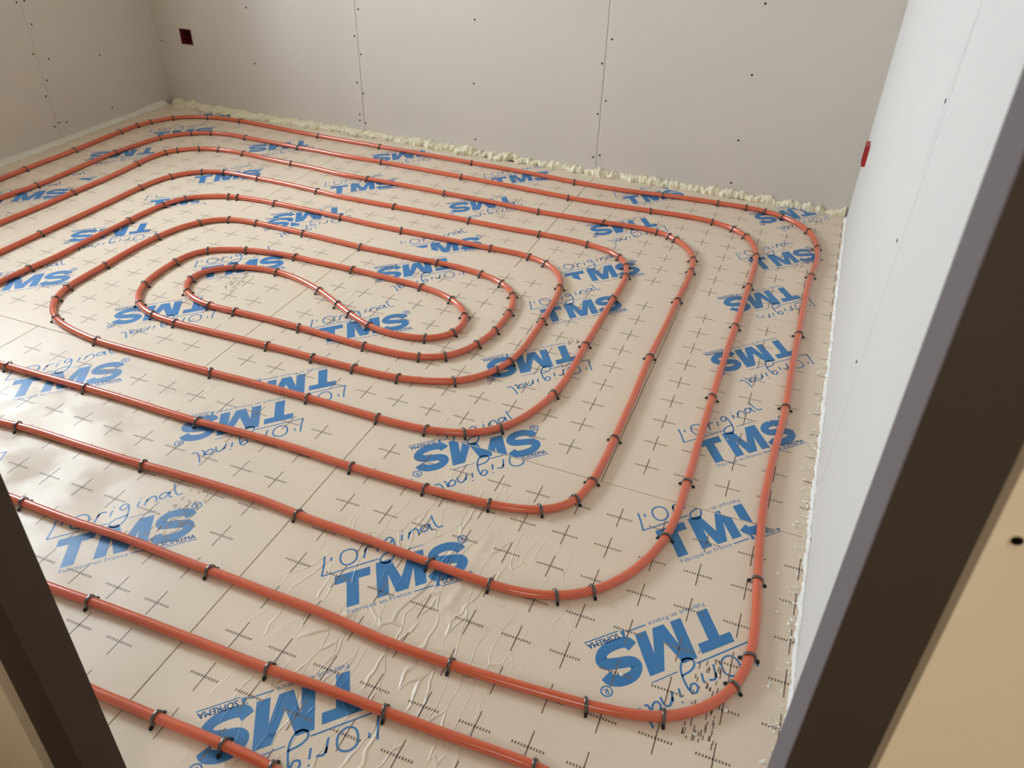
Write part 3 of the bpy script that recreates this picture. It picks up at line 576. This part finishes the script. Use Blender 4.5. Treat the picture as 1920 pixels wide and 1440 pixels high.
# ------------------------------------------------------------------ expanding foam along the walls
def noise1(x, seed=0):
    from mathutils import noise as nz
    return nz.noise(Vector((x, seed * 7.3, 0.37)))
def foam_bead(name, wallpt, nrm, L0, L1, top, dep, step, amp, mtl, label):
    rows = []; n = int((L1 - L0) / step)
    for i in range(n + 1):
        t = L0 + (L1 - L0) * i / n
        h = top(t); d = dep(t)
        h = max(.002, h * (1 + amp * noise1(t * 17, 1) + amp * .8 * noise1(t * 61, 2) + .3 * amp * noise1(t * 190, 3)))
        d = max(.002, d * (1 + amp * noise1(t * 19, 4) + amp * noise1(t * 70, 5) + .5 * amp * noise1(t * 200, 6)))
        pw = wallpt(t); row = []
        for k in range(8):
            a = math.pi / 2 * k / 7
            bump = 1 + .22 * amp * noise1(t * 80 + k * 3.1, 8 + k) + .25 * amp * noise1(t * 260 + k, 20 + k)
            row.append(pw + nrm * (d * math.sin(a) ** .8 * bump) + Vector((0, 0, max(.0003, h * math.cos(a) ** .8 * bump if k < 7 else .0003))))
        rows.append(row)
    s = MB(); s.grid(rows, 0, True); 
    return tag(s.build(name, mtl), label, 'foam bead')
def lerp_tab(tab):
    def f(t):
        for (a, va), (c, vc) in zip(tab, tab[1:]):
            if t <= c: return va + (vc - va) * max(0, (t - a)) / (c - a)
        return tab[-1][1]
    return f
topb = lerp_tab([(-3.09, .022), (-2.8, .016), (-2.4, .019), (-1.9, .022), (-1.25, .026), (-.2, .026), (.52, .026)])
depb = lerp_tab([(-3.09, .060), (-2.75, .070), (-2.35, .052), (-1.6, .038), (-1.2, .046), (-.9, .038), (-.55, .032), (-.2, .020), (.2, .014), (.52, .012)])
foam_bead('foam_bead', lambda t: Vector((t, yb(t) - .0005, 0)), en, -3.075, .506, topb, depb, .004, .6, M['foam'], 'lumpy cream foam bead along the foot of the back wall')
foam_bead('foam_bead', lambda t: Vector((XL + .0005, t, 0)), Vector((1, 0, 0)), -.80, 2.245, lerp_tab([(-1, .012), (1.4, .011), (1.9, .015), (2.3, .024)]), lerp_tab([(-1, .055), (1.2, .056), (1.6, .038), (2.3, .036)]), .005, .22, M['foamg'], 'smooth pale foam bead along the foot of the left wall')
foam_bead('foam_bead', lambda t: Vector((XR - .0005, t, 0)), Vector((-1, 0, 0)), -.80, 2.165, lerp_tab([(-1, .010), (2.3, .012)]), lerp_tab([(-1, .008), (.2, .007), (1.2, .008), (2.3, .007)]), .003, .6, M['foamw'], 'thin ragged white foam bead along the foot of the right wall')

# crumbs of trimmed foam: far too many to count along the right wall
def crumb(s, x, y, r, rr):
    n = len(s.v); k = [(1,0,0),(-1,0,0),(0,1,0),(0,-1,0),(0,0,1),(0,0,-1)]
    a = rr.random() * 6.3; ca, sa = math.cos(a), math.sin(a)
    for (u, v, w_) in k:
        q = r * (.6 + .7 * rr.random()); s.v.append((x + (u*ca - v*sa)*q, y + (u*sa + v*ca)*q, max(.0003, r*.8 + w_*q*.8)))
    for f in ((0,2,4),(2,1,4),(1,3,4),(3,0,4),(2,0,5),(1,2,5),(3,1,5),(0,3,5)):
        s.f.append(tuple(n+i for i in f)); s.m.append(0); s.sm.append(False)
rr = random.Random(11); s = MB()
for i in range(300):
    y = -4.5 + rr.random() ** 1.1 * 14.5; x = max(4.50, 5.04 - abs(rr.gauss(0, .13)) - (.30 * rr.random() if rr.random() < .3 else 0))
    crumb(s, x*U, y*U, .0013 + .0032*rr.random()**2.2, rr)
tag(s.build('foam_crumbs', M['foamw']), 'scatter of tiny white foam crumbs on the floor along the right wall', 'foam crumbs', kind='stuff')
s = MB()
for i in range(60):
    y = 1 + rr.random()*14; x = 2.45 + rr.random()*1.4; crumb(s, x*U, y*U, .0010 + .0020*rr.random()**2.2, rr)
tag(s.build('foam_crumbs', M['foamw']), 'sparse white foam crumbs between the two outer pipe runs on the right', 'foam crumbs', kind='stuff')
for (x, y, r, lb) in FLAKES:
    s = MB(); crumb(s, 0, 0, r, rr); o = s.build('foam_flake', M['foamw'], None, (x*U, y*U, .0004)); tag(o, lb, 'foam flake')

# ------------------------------------------------------------------ junction boxes
def back_box():
    s = MB(); P = lambda u, d, z: ob + eu * u + en * d + Vector((0, 0, z))
    u0, u1, z0, z1 = bx[0]*sc_+.001, bx[1]*sc_-.001, bx[2]+.001, bx[3]-.001
    def ring(k, d): return [P(u0+k, d, z0+k), P(u1-k, d, z0+k), P(u1-k, d, z1-k), P(u0+k, d, z1-k)]
    s.grid([ring(0, -.045), ring(0, TH+.0012), ring(.004, TH+.0012), ring(.0025, -.040)], 0, False, True)
    s.face(ring(.0025, -.040)); s.face(ring(0, -.045))
    o = empty('junction_box'); s.build('box_shell', M['shaded_red'], o)
    for (u, z) in ((u0+.012, (z0+z1)/2), (u1-.012, (z0+z1)/2)):
        t = MB(); c = P(u, -.004, z)
        A_ = [c + eu*(.0045*math.cos(i*math.pi/4)) + Vector((0,0,.0045*math.sin(i*math.pi/4))) for i in range(8)]
        B_ = [w_ - en*.034 for w_ in A_]; t.grid([A_, B_], 0, False, True); t.face(A_); t.build('screw_post', M['shaded_red'], o)
    return o
tag(back_box(), 'shaded red recessed junction box low on the back wall near the left corner', 'junction box')
s = MB(); Y0, Y1, Z0, Z1 = 1.985, 2.058, .283, .360
def ringr(k, x): return [(x, Y0+k, Z0+k), (x, Y1-k, Z0+k), (x, Y1-k, Z1-k), (x, Y0+k, Z1-k)]
s.grid([ringr(0, XR+.002), ringr(0, XR-.014), ringr(.004, XR-.014), ringr(.003, XR-.001)], 0, False, True); s.face(ringr(.003, XR-.001)); s.face(ringr(0, XR+.002))
o = empty('junction_box'); s.build('box_shell', M['red'], o)
for yy in (Y0 + .013, Y1 - .013):
    t = MB(); A_ = [(XR-.011, yy + .005*math.cos(i*math.pi/4), (Z0+Z1)/2 + .005*math.sin(i*math.pi/4)) for i in range(8)]; B_ = [(XR-.001, a[1], a[2]) for a in A_]
    t.grid([A_, B_], 0, False, True); t.face(A_); t.build('screw_post', M['red'], o)
tag(o, 'bright red junction box standing out of the right wall near the back corner', 'junction box')
